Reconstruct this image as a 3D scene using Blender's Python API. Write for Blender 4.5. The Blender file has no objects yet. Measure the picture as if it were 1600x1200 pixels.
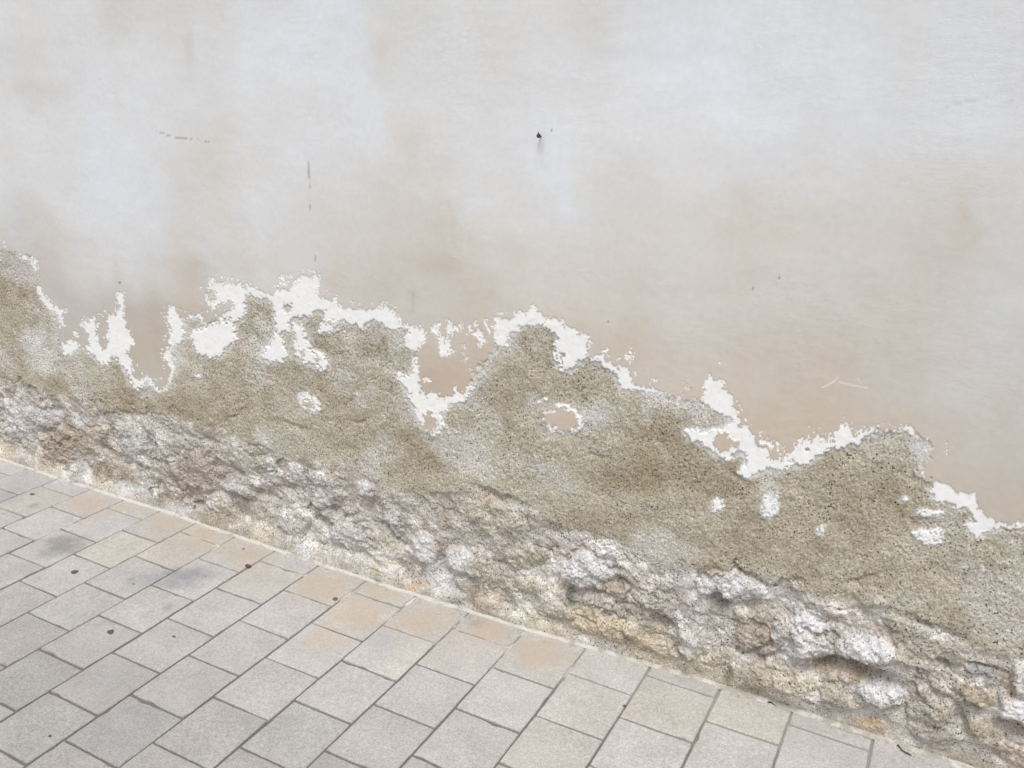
import bpy, math, random
import numpy as np
from mathutils import Matrix, Vector

# ------------------------------------------------------------------ camera
FPX = 1360.433                       # focal length in pixels of a 1600 px wide frame
R_ = np.array([0.88214139, 0.47067352, 0.01711738])
D_ = np.array([0.16520087, -0.2751775, -0.94709346])
F_ = np.array([-0.4410615, 0.83829814, -0.32050113])
CP = np.array([3.2227, -2.0753, 1.5783])
scene = bpy.context.scene
col = scene.collection
cam_data = bpy.data.cameras.new('camera')
cam = bpy.data.objects.new('camera', cam_data); col.objects.link(cam)
cam_data.sensor_width = 36.0
cam_data.lens = FPX / 1600 * 36
cam_data.clip_start = 0.02; cam_data.clip_end = 500
m = Matrix.Identity(4)
for r in range(3):
    m[r][0] = R_[r]; m[r][1] = -D_[r]; m[r][2] = -F_[r]; m[r][3] = CP[r]
cam.matrix_world = m
scene.camera = cam

# ------------------------------------------------------------------ sky, sun, exposure
SUN_EL, SUN_AZ = math.radians(64), math.radians(155)     # azimuth clockwise from +Y
world = bpy.data.worlds.new('World'); scene.world = world; world.use_nodes = True
nt = world.node_tree; nt.nodes.clear()
wo = nt.nodes.new('ShaderNodeOutputWorld'); bg = nt.nodes.new('ShaderNodeBackground')
sky = nt.nodes.new('ShaderNodeTexSky'); sky.sky_type = 'NISHITA'; sky.sun_disc = False
sky.sun_elevation = SUN_EL; sky.sun_rotation = SUN_AZ
sky.air_density = 1.0; sky.dust_density = 4.0; sky.ozone_density = 1.0
hs = nt.nodes.new('ShaderNodeHueSaturation'); hs.inputs['Saturation'].default_value = 0.22   # overcast
nt.links.new(sky.outputs[0], hs.inputs['Color']); nt.links.new(hs.outputs[0], bg.inputs[0])
bg.inputs[1].default_value = 0.115
nt.links.new(bg.outputs[0], wo.inputs[0])
sl = bpy.data.lights.new('sun', 'SUN'); sun = bpy.data.objects.new('sun', sl); col.objects.link(sun)
sl.energy = 1.5; sl.angle = math.radians(22); sl.color = (1.0, 0.965, 0.92)
sd = Vector((math.sin(SUN_AZ) * math.cos(SUN_EL), math.cos(SUN_AZ) * math.cos(SUN_EL), math.sin(SUN_EL)))
sun.rotation_euler = sd.to_track_quat('Z', 'Y').to_euler()
sun.location = (2, -4, 8)
vs = scene.view_settings
vs.view_transform = 'Standard'; vs.look = 'None'; vs.exposure = 0.24; vs.gamma = 1.0; vs.use_curve_mapping = False

# ------------------------------------------------------------------ helpers
rng = np.random.RandomState(7); random.seed(7)
def lin(c):
    c = np.asarray(c, dtype=np.float64) / 255.0
    return np.where(c <= 0.04045, c / 12.92, ((c + 0.055) / 1.055) ** 2.4)
def unproject(x, y, axis):           # photograph point -> point on the wall plane (axis 1) or on the ground (axis 2)
    d = F_ + R_ * (x - 800) / FPX + D_ * (y - 600) / FPX
    return CP + d * (-CP[axis] / d[axis])
def ground_pt(x, y): return unproject(x, y, 2)
def wall_pt(x, y): return unproject(x, y, 1)
TAB = rng.rand(256, 256).astype(np.float32)
def vnoise(x, y, s=0):
    x = x + s * 17.31; y = y + s * 9.73
    xi = np.floor(x).astype(np.int64); yi = np.floor(y).astype(np.int64)
    fx = (x - xi); fy = (y - yi)
    fx = fx * fx * fx * (fx * (fx * 6 - 15) + 10); fy = fy * fy * fy * (fy * (fy * 6 - 15) + 10)
    x0 = (xi + s * 37) & 255; y0 = (yi + s * 91) & 255; x1 = (x0 + 1) & 255; y1 = (y0 + 1) & 255
    a = TAB[y0, x0]; b = TAB[y0, x1]; c = TAB[y1, x0]; d = TAB[y1, x1]
    return (a + (b - a) * fx) * (1 - fy) + (c + (d - c) * fx) * fy
def fbm(x, y, octs=4, s=0, g=0.5):
    t = 0; a = 1.0; n = 0
    for o in range(octs):
        t = t + a * (vnoise(x, y, s + o * 3) * 2 - 1); n += a
        x, y = (x * 0.8 - y * 0.6) * 2.03, (x * 0.6 + y * 0.8) * 2.03; a *= g
    return t / n
def ss(a, b, x):
    t = np.clip((x - a) / (b - a), 0, 1); return t * t * (3 - 2 * t)
def tag(o, label=None, cat=None, group=None, kind=None):
    for k, v in (('label', label), ('category', cat), ('group', group), ('kind', kind)):
        if v: o[k] = v
    return o
def link(name, me, mat=None, parent=None, loc=None):
    o = bpy.data.objects.new(name, me); col.objects.link(o)
    if mat and me: me.materials.append(mat)
    if parent: o.parent = parent
    if loc is not None: o.location = loc
    return o
def empty(name, loc):
    o = bpy.data.objects.new(name, None); col.objects.link(o); o.location = loc; o.empty_display_size = 0.1; return o
def pymesh(name, v, f):
    me = bpy.data.meshes.new(name); me.from_pydata([tuple(map(float, p)) for p in v], [], f); me.update(); return me

class N:                             # tiny node helper
    def __init__(s, name):
        s.m = bpy.data.materials.new(name); s.m.use_nodes = True; s.t = s.m.node_tree
        s.b = s.t.nodes['Principled BSDF']; s.b.inputs['Specular IOR Level'].default_value = 0.2
        s.b.inputs['Roughness'].default_value = 0.92
        s.out = s.t.nodes['Material Output']
    def n(s, ty, **kw):
        x = s.t.nodes.new(ty)
        for k, v in kw.items():
            if k[0] == '_': setattr(x, k[1:], v)
            else: s.link(v, x.inputs[k])
        return x
    def link(s, a, b):
        if hasattr(a, 'is_output'): s.t.links.new(a, b)
        else: b.default_value = a
    def math(s, op, a, b=0.0, c=0.0, clamp=False):
        x = s.t.nodes.new('ShaderNodeMath'); x.operation = op; x.use_clamp = clamp
        s.link(a, x.inputs[0]); s.link(b, x.inputs[1]); s.link(c, x.inputs[2]); return x.outputs[0]
    def ramp(s, v, a, b, c=0.0, d=1.0):
        x = s.t.nodes.new('ShaderNodeMapRange'); x.interpolation_type = 'SMOOTHSTEP'
        s.link(v, x.inputs[0])
        for i, q in enumerate((a, b, c, d)): s.link(q, x.inputs[i + 1])
        return x.outputs[0]
    def noise(s, vec, scale, detail=3, rough=0.55):
        x = s.t.nodes.new('ShaderNodeTexNoise'); s.link(vec, x.inputs['Vector'])
        x.inputs['Scale'].default_value = scale; x.inputs['Detail'].default_value = detail; x.inputs['Roughness'].default_value = rough
        return x.outputs[0]
    def voro(s, vec, scale, feat='F1'):
        x = s.t.nodes.new('ShaderNodeTexVoronoi'); x.feature = feat; s.link(vec, x.inputs['Vector']); x.inputs['Scale'].default_value = scale
        return x
    def mix(s, f, a, b, mode='MIX'):
        x = s.t.nodes.new('ShaderNodeMix'); x.data_type = 'RGBA'; x.blend_type = mode
        s.link(f, x.inputs[0]); s.link(a, x.inputs[6]); s.link(b, x.inputs[7]); return x.outputs[2]
    def scaled(s, vec, v):
        x = s.t.nodes.new('ShaderNodeVectorMath'); x.operation = 'MULTIPLY'; s.link(vec, x.inputs[0]); x.inputs[1].default_value = v; return x.outputs[0]
    def bump(s, h, dist, strength=1.0, normal=None):
        x = s.t.nodes.new('ShaderNodeBump'); s.link(h, x.inputs['Height']); x.inputs['Distance'].default_value = dist
        x.inputs['Strength'].default_value = strength
        if normal is not None: s.link(normal, x.inputs['Normal'])
        return x.outputs[0]
def simple_mat(name, rgb, rough=0.9, var=0.2, scale=200):
    k = N(name); p = k.n('ShaderNodeNewGeometry').outputs['Position']
    nz = k.noise(p, scale, 3)
    c = lin(rgb); f = k.ramp(nz, 0.3, 0.7)
    k.link(k.mix(f, (*(c * (1 - var)), 1), (*(c * (1 + var)), 1)), k.b.inputs['Base Color'])
    k.b.inputs['Roughness'].default_value = rough
    k.link(k.bump(nz, 0.0006), k.b.inputs['Normal'])
    return k.m

# ================================================================== THE WALL
EW = 0.93                            # pale colours below are given as seen; divided by this to get reflectance
# --- traced outlines, photograph coordinates, laid on the wall plane
PAINT_EDGE = [(0,388),(15,392),(35,398),(52,402),(60,412),(63,440),(60,450),(70,455),(78,470),(88,480),(103,482),(95,490),(98,500),(101,508),(91,510),(92,532),
(100,533),(110,535),(117,532),(128,542),(140,537),(142,522),(133,515),(129,500),(131,497),(134,504),(141,503),(143,494),(148,495),(151,510),(152,522),(153,546),
(164,547),(166,535),(165,520),(170,512),(166,497),(170,490),(179,492),(185,485),(184,463),(188,457),(194,460),(195,472),(193,485),(196,510),(200,522),(210,532),
(200,539),(199,550),(204,567),(207,585),(217,591),(229,591),(237,597),(247,606),(257,606),(265,590),(266,577),(260,565),(255,552),(265,540),(267,520),(262,502),
(257,490),(265,480),(275,485),(277,492),(285,496),(300,494),(315,492),(325,507),(340,500),(347,490),(360,487),(367,470),(352,469),(337,475),(330,482),(321,472),
(319,457),(325,447),(321,442),(327,434),(337,440),(360,440),(380,444),(390,446),(400,452),(422,460),(437,452),(452,455),(457,445),(467,435),(477,425),(485,431),
(495,428),(497,445),(492,448),(502,460),(510,470),(522,468),(535,476),(550,482),(562,482),(575,485),(590,480),(602,476),(612,482),(622,495),(632,507),(645,512),
(660,510),(664,522),(661,540),(652,552),(651,572),(657,592),(655,607),(662,620),(667,620),(677,610),(692,620),(702,622),(710,615),(714,606),(725,615),(735,597),
(740,582),(757,567),(767,550),(777,535),(770,522),(770,507),(775,496),(790,496),(800,498),(812,490),(825,487),(832,475),(840,482),(847,495),(862,496),(877,500),
(885,512),(900,515),(915,520),(916,540),(919,560),(929,562),(930,555),(940,552),(947,552),(950,565),(962,572),(975,572),(985,585),(992,600),(1010,605),(1030,610),
(1045,617),(1060,622),(1075,624),(1095,625),(1102,617),(1102,600),(1101,592),(1111,586),(1122,592),(1136,597),(1129,607),(1142,615),(1146,632),(1152,645),
(1157,662),(1169,672),(1178,682),(1187,699),(1197,702),(1199,717),(1210,723),(1221,719),(1232,710),(1242,699),(1251,691),(1255,682),(1275,686),(1297,687),
(1307,672),(1322,660),(1332,677),(1350,675),(1375,672),(1400,670),(1420,666),(1432,677),(1447,687),(1457,700),(1457,715),(1440,730),(1425,737),(1435,745),
(1450,750),(1460,757),(1480,756),(1497,770),(1525,772),(1527,790),(1537,797),(1545,810),(1562,815),(1600,815)]
PAINT_ISLANDS = [[(662,648),(672,645),(682,650),(687,662),(680,672),(672,674),(662,665)],
[(1119,680),(1130,672),(1137,675),(1140,688),(1160,690),(1155,697),(1145,700),(1140,706),(1125,709),(1118,700)],
[(852,650),(862,641),(880,638),(897,643),(904,655),(897,666),(880,671),(862,668),(853,660)],
[(470,622),(480,623),(490,630),(491,637),(480,636),(472,630)],
[(467,545),(474,544),(478,551),(472,556),(467,551)],[(490,553),(498,558),(502,567),(496,568),(491,561)],
[(510,504),(518,499),(527,503),(522,507),(512,508)]]
WHITE = [[(54,448),(62,462),(75,480),(88,492),(93,508),(103,510),(103,478),(90,475),(75,450),(60,445)],
[(93,528),(97,548),(103,557),(108,557),(114,547),(128,543),(140,552),(150,558),(153,566),(168,571),(170,558),(180,558),(190,572),(196,586),(205,600),(212,612),
(220,603),(227,596),(238,606),(250,612),(262,608),(268,592),(273,578),(266,560),(263,550),(275,540),(282,530),(287,520),(283,505),(278,490),(268,478),(255,470),(215,440),(180,440),(120,480)],
[(284,494),(300,490),(317,488),(327,510),(318,507),(305,500),(288,500)],
[(660,548),(640,545),(632,535),(637,520),(630,512),(615,517),(600,510),(590,500),(580,500),(572,505),(569,516),(562,510),(550,505),(532,502),(526,512),(512,520),
(501,525),(497,512),(510,497),(511,487),(500,485),(487,487),(477,496),(467,497),(455,500),(450,510),(437,522),(440,535),(447,550),(450,560),(432,567),(405,560),
(405,555),(420,540),(427,525),(430,510),(427,495),(424,475),(417,465),(400,470),(390,460),(382,460),(381,480),(379,498),(370,500),(362,507),(365,520),(369,530),
(355,540),(342,557),(330,560),(307,550),(297,532),(297,520),(315,515),(330,508),(338,490),(318,470),(314,440),(330,425),(420,430),(480,410),(520,450),(600,460),(650,495),(675,500)],
[(457,510),(465,508),(475,522),(480,540),(488,552),(500,552),(510,562),(513,575),(505,580),(492,572),(485,568),(470,565),(460,555),(457,540),(462,530),(457,520)],
[(446,512),(452,508),(453,520),(448,522)],
[(617,587),(625,582),(632,592),(640,590),(643,575),(648,556),(660,556),(670,600),(700,606),(722,596),(742,604),(735,612),(722,630),(700,635),(688,648),(691,665),
(683,680),(672,680),(660,668),(655,655),(648,640),(640,622),(633,605),(622,597)],
[(775,535),(782,544),(791,542),(795,522),(810,520),(815,509),(825,504),(837,507),(847,506),(857,515),(870,524),(866,540),(872,547),(865,555),(870,572),(875,582),
(895,581),(900,570),(912,562),(920,565),(929,566),(945,572),(957,582),(965,597),(972,610),(990,609),(1012,615),(1035,621),(1055,623),(1095,629),(1095,610),(1000,570),(900,480),(830,460),(765,480)],
[(1088,622),(1092,627),(1105,635),(1120,641),(1129,650),(1142,652),(1148,659),(1131,667),(1116,672),(1097,676),(1082,672),(1069,670),(1066,680),(1078,689),(1097,695),
(1111,708),(1124,717),(1135,722),(1144,714),(1157,704),(1165,710),(1167,725),(1156,738),(1150,744),(1165,747),(1180,740),(1199,734),(1225,735),(1244,729),(1261,725),
(1277,714),(1298,697),(1315,702),(1340,692),(1360,680),(1385,675),(1407,672),(1425,682),(1440,680),(1430,650),(1330,640),(1240,660),(1200,680),(1160,600),(1120,570),(1095,580)],
[(1452,753),(1485,745),(1535,765),(1545,800),(1600,805),(1600,822),(1570,824),(1545,830),(1530,838),(1510,832),(1508,820),(1525,810),(1515,795),(1495,795),(1480,785),(1460,785),(1457,772)],
[(1112,782),(1122,780),(1128,790),(1120,800),(1114,803)]]
SOFT = [[(1430,800),(1445,794),(1475,800),(1476,808),(1455,813),(1437,810)],[(1425,832),(1450,828),(1474,828),(1472,850),(1455,857),(1432,848)],
[(1407,775),(1417,770),(1424,777),(1418,786),(1409,784)],[(1190,775),(1216,774),(1218,800),(1205,812),(1190,808)],[(1275,826),(1284,824),(1292,834),(1288,840),(1278,836)],
[(1530,886),(1540,883),(1538,892),(1531,893)],[(466,612),(480,613),(497,628),(500,640),(487,645),(470,637),(464,624)],[(548,612),(562,613),(562,617),(550,617)],
[(837,630),(848,621),(856,623),(848,634),(839,637)],[(850,648),(870,634),(900,634),(912,650),(906,672),(880,680),(858,674),(848,662)],
[(253,440),(262,433),(278,440),(276,452),(268,467),(261,458)],[(285,447),(295,441),(303,449),(312,458),(308,466),(298,466),(288,457)],[(300,587),(308,584),(313,590),(310,598),(303,596)]]
GREY_HOLES = [[(292,450),(298,450),(303,458),(298,461),(293,456)],[(323,452),(329,449),(335,460),(333,472),(326,470),(322,460)],
[(875,547),(881,549),(881,562),(880,572),(875,568),(873,556)],[(345,497),(351,496),(351,503),(347,508)],[(353,497),(358,497),(357,503)],
[(443,478),(452,476),(456,486),(449,492),(444,486)],[(1232,722),(1238,720),(1239,726),(1233,728)],[(1258,703),(1263,702),(1264,708),(1258,709)]]
CHIPS = [(680,512,9,7),(704,512,8,11),(694,540,9,14),(688,527,5,5),(748,522,8,7),(752,535,5,5),(719,508,3,4),(733,515,2,6),(741,505,2,6),(757,503,3,5),
(760,512,2,7),(705,547,5,6),(725,548,2,4),(735,575,2,4),(727,560,2,3),(672,517,3,4),(712,556,2,3),(666,595,6,3),(672,592,4,3),
(921,533,3,3),(943,546,5,4),(966,560,5,3),(986,547,3,6),(984,559,7,3),(1023,593,5,3),(1026,594,3,2),(1074,599,5,2),(1122,565,4,3),(993,585,2,4),(1012,574,3,2),
(1479,704,4,3),(1482,695,2,2),(1265,672,2,2),(1273,670,2,2),(1284,669,2,2),(441,433,5,4),(444,442,4,3),(452,430,3,2),(117,520,4,4),(165,488,2,3),(155,492,3,2),
(1192,690,5,4),(1202,695,6,4),(1215,690,4,3),(1187,680,4,3),(1225,700,3,3),(1168,665,4,3),(1443,742,4,3),(95,482,4,2),(8,380,3,4),(36,402,4,3),(55,408,3,7)]
RUBBLE_EDGE = [(0,592),(40,603),(100,625),(180,645),(260,652),(330,668),(370,690),(400,705),(450,722),(520,735),(560,742),(600,765),(650,778),(700,782),(745,768),
(765,768),(800,785),(830,802),(880,832),(935,838),(965,848),(985,857),(1040,882),(1080,893),(1150,902),(1220,915),(1290,938),(1330,945),(1380,962),(1440,968),(1480,988),(1520,1012),(1600,1030)]
# x, y, rx, ry, turn, height mm, r, g, b, whiteness
STONES = [(25,668,30,26,10,12,186,182,178,.5),(62,652,24,22,-20,11,184,180,176,.5),(92,700,28,24,20,13,160,148,136,.1),(20,705,16,20,0,7,176,170,162,.1),(140,690,26,20,0,11,170,160,146,.2),
(205,690,30,26,20,12,178,176,178,.4),(165,735,26,16,15,10,160,148,132,.1),(300,742,38,36,20,15,166,154,146,.1),(245,735,20,18,0,9,172,164,152,.3),(372,762,28,18,20,15,186,183,182,.5),
(388,720,26,18,10,10,180,174,164,.3),(418,750,16,14,0,9,190,188,188,.5),(500,772,32,30,-10,22,176,172,168,.4),(455,745,18,16,0,11,188,186,184,.4),(571,766,13,12,20,18,198,198,204,.9),
(608,812,11,26,-28,15,192,188,192,.5),(540,838,42,20,18,15,192,188,184,.5),(598,862,34,16,20,11,196,186,166,.5),(600,884,20,14,0,9,210,200,180,.6),(450,836,26,24,10,12,176,172,166,.3),
(663,858,20,24,-30,17,204,204,206,.9),(716,875,25,20,35,20,206,206,208,.8),(676,895,16,20,0,10,204,202,198,.8),(400,850,40,14,22,8,168,160,148,.2),(330,808,36,18,15,11,170,160,146,.2),
(805,862,38,22,20,12,176,166,152,.2),(780,815,50,22,25,9,184,176,160,.3),(914,893,36,20,20,19,208,208,212,.9),(927,938,18,13,15,12,178,172,160,.2),(966,924,20,12,20,12,168,158,144,.1),(892,936,7,11,-30,9,112,114,108,0),
(1012,965,32,16,30,12,164,154,142,.1),(1016,938,22,12,10,11,186,180,172,.4),(1078,1008,22,26,0,21,192,190,184,.6),(1140,918,50,20,12,24,210,210,214,.9),(1122,952,18,10,20,7,150,146,142,.1),
(1180,990,34,30,20,13,170,158,144,.1),(1256,998,40,36,30,25,204,200,198,.7),(1352,1018,44,18,15,25,210,210,216,.9),(1436,1018,44,24,20,14,172,164,152,.1),(1382,1088,40,15,12,24,204,204,208,.8),
(1310,1052,44,16,12,11,176,158,140,.1),(1165,1066,36,24,20,12,168,158,144,.1),(1240,1068,30,20,10,11,186,176,160,.2),(1312,1092,34,18,20,10,176,168,154,.2),(1450,1108,40,22,20,17,178,172,158,.2),(1533,1050,22,8,10,13,138,142,146,.1),
(1586,1110,28,18,5,26,206,206,208,.9),(1594,1062,13,30,0,16,196,198,190,.5),(1520,1088,30,12,20,12,172,154,132,.1),(1355,1140,30,10,18,8,198,168,138,0),(1450,1156,40,14,22,11,170,162,150,.2),(1535,1150,36,20,25,13,184,172,154,.2),(1580,1180,30,16,20,12,172,152,138,.1),
(1370,932,36,13,10,9,178,174,158,.1),(1418,980,38,12,18,9,172,172,160,.2),(1120,1030,24,14,-20,9,176,166,150,.2),(1035,1022,18,12,20,8,162,152,138,.1),
(870,950,40,18,18,11,196,188,168,.5),(935,978,38,18,22,11,206,188,156,.2),(992,980,18,18,0,10,212,202,176,.4),(770,902,38,18,20,12,182,174,160,.3),(760,936,30,14,15,9,186,178,162,.3),(830,918,24,12,10,10,190,184,166,.4),(636,925,30,10,20,7,178,166,150,.2),(1490,1030,26,10,20,9,166,158,148,.1)]
DENTS = [(477,828,3,24,2,9),(503,822,8,9,0,13),(504,860,7,26,5,8),(365,778,26,4,15,10),(367,800,4,18,-8,6),(27,695,3,28,3,8),(890,922,14,5,20,8),(928,925,24,5,10,12),(970,912,22,5,22,12),
(1035,972,30,8,38,14),(1060,1024,5,24,-38,12),(1062,1036,16,3,5,9),(1122,943,22,7,22,20),(1150,935,10,3,0,5),(1283,1040,26,9,-20,26),(1335,1047,40,8,18,26),(1387,1065,16,6,25,14),(1235,1000,4,20,3,10),
(1229,1012,3,10,10,8),(1205,1025,20,4,-25,9),(1175,1022,24,4,15,9),(1134,1062,5,16,5,5),(1155,1068,8,4,0,8),(1470,1088,34,6,35,10),(1500,1125,6,16,-20,12),(1580,1136,30,7,22,20),(1472,1038,14,6,20,12),(1450,975,34,4,22,9),
(1535,1043,22,3,8,10),(610,838,24,4,38,12),(560,820,14,3,0,4),(571,782,14,4,0,8),(640,888,4,20,10,6),(725,898,22,3,12,8),(690,882,6,20,8,7),(735,920,8,14,20,8),(150,668,18,3,0,6),(205,646,30,3,6,6),
(70,640,24,3,12,6),(28,672,3,20,-30,5),(140,712,10,8,0,5),(108,708,8,12,0,6),(425,772,14,14,0,7),(535,812,18,4,-25,9),(325,690,20,4,10,6),(780,775,34,5,20,10),(1345,905,26,4,-12,8),(1500,1145,30,5,30,6),(450,665,22,5,10,6),
(560,658,12,3,0,6),(930,715,14,3,0,5),(1080,800,3,3,0,4),(1152,745,18,4,40,5),(365,648,16,3,-20,5),(1200,1008,22,26,0,8),(1420,1100,24,16,30,8),(1350,1110,14,12,0,6)]
# soft whitish salt bloom: x, y, rx, ry, amount
SALT = [(912,890,40,18,.95),(1140,916,56,17,.95),(1262,975,34,24,.95),(1240,1010,30,34,.75),(1252,1050,12,20,.7),(1350,1012,52,17,.95),(1076,1003,22,24,.8),(1385,1088,44,13,.95),(1588,1108,30,15,.95),(1598,1060,12,30,.8),
(662,856,22,26,.9),(716,872,28,18,.85),(690,905,34,22,.85),(705,925,26,12,.7),(600,868,44,14,.85),(612,888,14,12,.8),(535,836,40,16,.75),(571,765,12,10,.9),(505,778,26,24,.6),(420,748,18,14,.7),(366,760,14,8,.95),(60,650,46,26,.6),
(25,665,28,22,.75),(210,690,28,20,.6),(350,690,30,13,.5),(1440,1182,60,12,.6),(855,945,46,13,.7),(1100,1088,60,6,.6),(470,850,12,26,.6),(330,790,12,16,.5),(1160,1050,16,20,.55),(130,655,30,12,.5),(300,690,24,12,.45),(605,805,9,18,.7),(805,800,14,26,.6),(1340,1115,30,16,.5),(1380,935,30,8,.5),
(55,525,25,12,.7),(45,545,15,18,.6),(70,570,10,22,.6),(90,530,12,25,.5),(150,595,60,25,.3),(225,617,14,7,.7),(280,560,15,22,.5),(300,585,22,15,.4),(300,508,18,9,.5),(595,522,40,14,.6),
(625,535,20,15,.6),(802,540,16,25,.6),(840,635,34,24,.65),(930,650,34,22,.75),(960,640,20,12,.5),(880,680,40,14,.5),(975,614,18,8,.7),(1078,680,18,14,.6),(1112,637,26,10,.5),(1438,705,20,24,.85),
(1200,765,22,28,.7),(1205,742,30,12,.5),(1310,850,20,12,.45),(650,655,28,22,.35),(690,695,22,20,.4),(742,690,28,30,.3),(480,628,30,24,.45),(558,628,12,12,.5),(30,435,34,12,.6),(50,410,30,20,.4),(10,425,14,10,.6),
(820,545,30,30,.4),(850,520,25,15,.4),(940,575,25,12,.4),(1390,700,50,22,.25),(1450,815,40,30,.35),(445,700,30,18,.35),(420,690,30,20,.4),(985,780,14,12,.4),(1010,815,24,8,.35),(350,690,26,12,.35),
(200,768,30,12,.9),(262,803,44,8,.95),(290,796,26,8,.8),(175,752,18,10,.8),(225,770,10,12,.7),(110,742,14,6,.6),(120,745,24,8,.4),(640,915,30,12,.4),(830,790,16,26,.4),(812,835,16,18,.45),(880,855,30,12,.4),(1470,830,40,20,.3),(1510,855,40,12,.3)]
BROWN = [(15,470,40,40,.5),(500,600,60,30,.4),(560,590,90,50,.35),(440,600,60,40,.4),(830,590,60,70,.35),(880,610,50,25,.4),(660,720,90,60,.4),(1050,760,160,70,.45),(1340,780,120,60,.45),(1250,840,100,50,.55),
(1500,930,150,60,.5),(1120,860,140,40,.5),(960,820,80,40,.45),(360,640,90,40,.3),(760,750,60,30,.4),(200,620,90,20,.3),(85,640,50,20,.3),(740,620,40,60,.35),(620,555,30,20,.4),(1320,740,60,40,.3)]

NX, NY = 1600, 1200
def raster(polys):
    img = np.zeros((NY, NX), np.float32)
    for P in polys:
        P = np.array(P, float); ys0 = max(0, int(P[:, 1].min())); ys1 = min(NY - 1, int(P[:, 1].max()) + 1)
        for y in range(ys0, ys1 + 1):
            yy = y + 0.5; a = P; b = np.roll(P, -1, 0)
            k = (a[:, 1] <= yy) != (b[:, 1] <= yy)
            if not k.any(): continue
            xs = np.sort(a[k, 0] + (yy - a[k, 1]) / (b[k, 1] - a[k, 1]) * (b[k, 0] - a[k, 0]))
            for i in range(0, len(xs) - 1, 2):
                img[y, max(0, int(round(xs[i]))):max(0, int(round(xs[i + 1])))] = 1
    return img
def blur(img, s):
    r = int(3 * s) + 1; k = np.exp(-0.5 * (np.arange(-r, r + 1) / s) ** 2); k /= k.sum()
    p = np.pad(img, r, mode='edge'); o = sum(k[i] * p[i:i + NY, :] for i in range(2 * r + 1))
    return sum(k[i] * o[:, i:i + NX] for i in range(2 * r + 1)).astype(np.float32)
def ell(list_, img):
    for x, y, rx, ry in list_:
        x0, x1, y0, y1 = int(max(0, x - rx - 2)), int(min(NX, x + rx + 3)), int(max(0, y - ry - 2)), int(min(NY, y + ry + 3))
        Y, X = np.mgrid[y0:y1, x0:x1]
        img[y0:y1, x0:x1] = np.maximum(img[y0:y1, x0:x1], (((X - x) / rx) ** 2 + ((Y - y) / ry) ** 2 < 1).astype(np.float32))
    return img
main = raster([[(-5, -5)] + [(-5, 388)] + PAINT_EDGE + [(1605, 815), (1605, -5)]])
isl = raster(PAINT_ISLANDS); white = np.clip(sum(raster([p]) for p in WHITE), 0, 1)
holes = raster(GREY_HOLES)
main = main * (1 - ell(CHIPS, np.zeros((NY, NX), np.float32)))
white = np.maximum(white, ell([(a, b, c + 4, d + 4) for a, b, c, d in CHIPS], np.zeros((NY, NX), np.float32)))
rub = raster([[(-5, 592)] + RUBBLE_EDGE + [(1605, 1030), (1605, 1300), (-5, 1300)]])
imgs = dict(paint=blur(np.maximum(main, isl), 1.1), near=blur(main, 9), near2=blur(np.maximum(main, isl), 22), white=blur(white * (1 - holes), 1.3), whsoft=blur(white * (1 - main), 7), soft=blur(raster(SOFT), 2.6), rub=blur(rub, 2.0), rubs=blur(rub, 14))
def sample(img, x, y):
    x = np.clip(x - 0.5, 0, NX - 1.001); y = np.clip(y - 0.5, 0, NY - 1.001)
    xi = x.astype(int); yi = y.astype(int); fx = x - xi; fy = y - yi
    return (img[yi, xi] * (1 - fx) + img[yi, xi + 1] * fx) * (1 - fy) + (img[yi + 1, xi] * (1 - fx) + img[yi + 1, xi + 1] * fx) * fy

# --- grid on the wall plane
X_L, X_R, Z_T = -3.8, 5.6, 3.1
cols_px = np.arange(-2, 1603, 1600 / 1024.0 * 0.98)
xs = np.array([wall_pt(u, 760 + 0.0 * u)[0] for u in cols_px])
xs = np.concatenate([np.linspace(X_L, xs[0], 140)[:-1], xs, np.linspace(xs[-1], 3.70, 70)[1:], np.linspace(3.70, X_R, 90)[1:]])
zs = np.concatenate([np.arange(-0.012, 1.04, 0.00255), np.arange(1.04, 1.95, 0.0065), np.arange(1.95, Z_T + 0.01, 0.04)])
XX, ZZ = np.meshgrid(xs, zs)
NR, NC = XX.shape
# outside the frame the surface goes on as the frame's edge suggests (reflected pattern)
xl = lambda z: -0.43 + (0.084 + 0.43) * z / 1.84
xr = lambda z: 3.537 - (3.537 - 3.231) * z / 1.76
SX = XX.copy(); L_ = xl(ZZ); Rr_ = xr(ZZ)
SX = np.where(SX < L_, 2 * L_ - SX, SX); SX = np.where(SX > Rr_, 2 * Rr_ - SX, SX); SX = np.where(SX < L_, 2 * L_ - SX, SX)
ztop = 1.80
SZ = np.where(ZZ > ztop, 2 * ztop - ZZ, ZZ)
def project(x, z, y=0.0):
    q = np.stack([x - CP[0], np.zeros_like(x) + y - CP[1], z - CP[2]], -1)
    w = q @ F_
    return 800 + FPX * (q @ R_) / w, 600 + FPX * (q @ D_) / w
PX, PY = project(SX, SZ)
mm = 0.001
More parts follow.
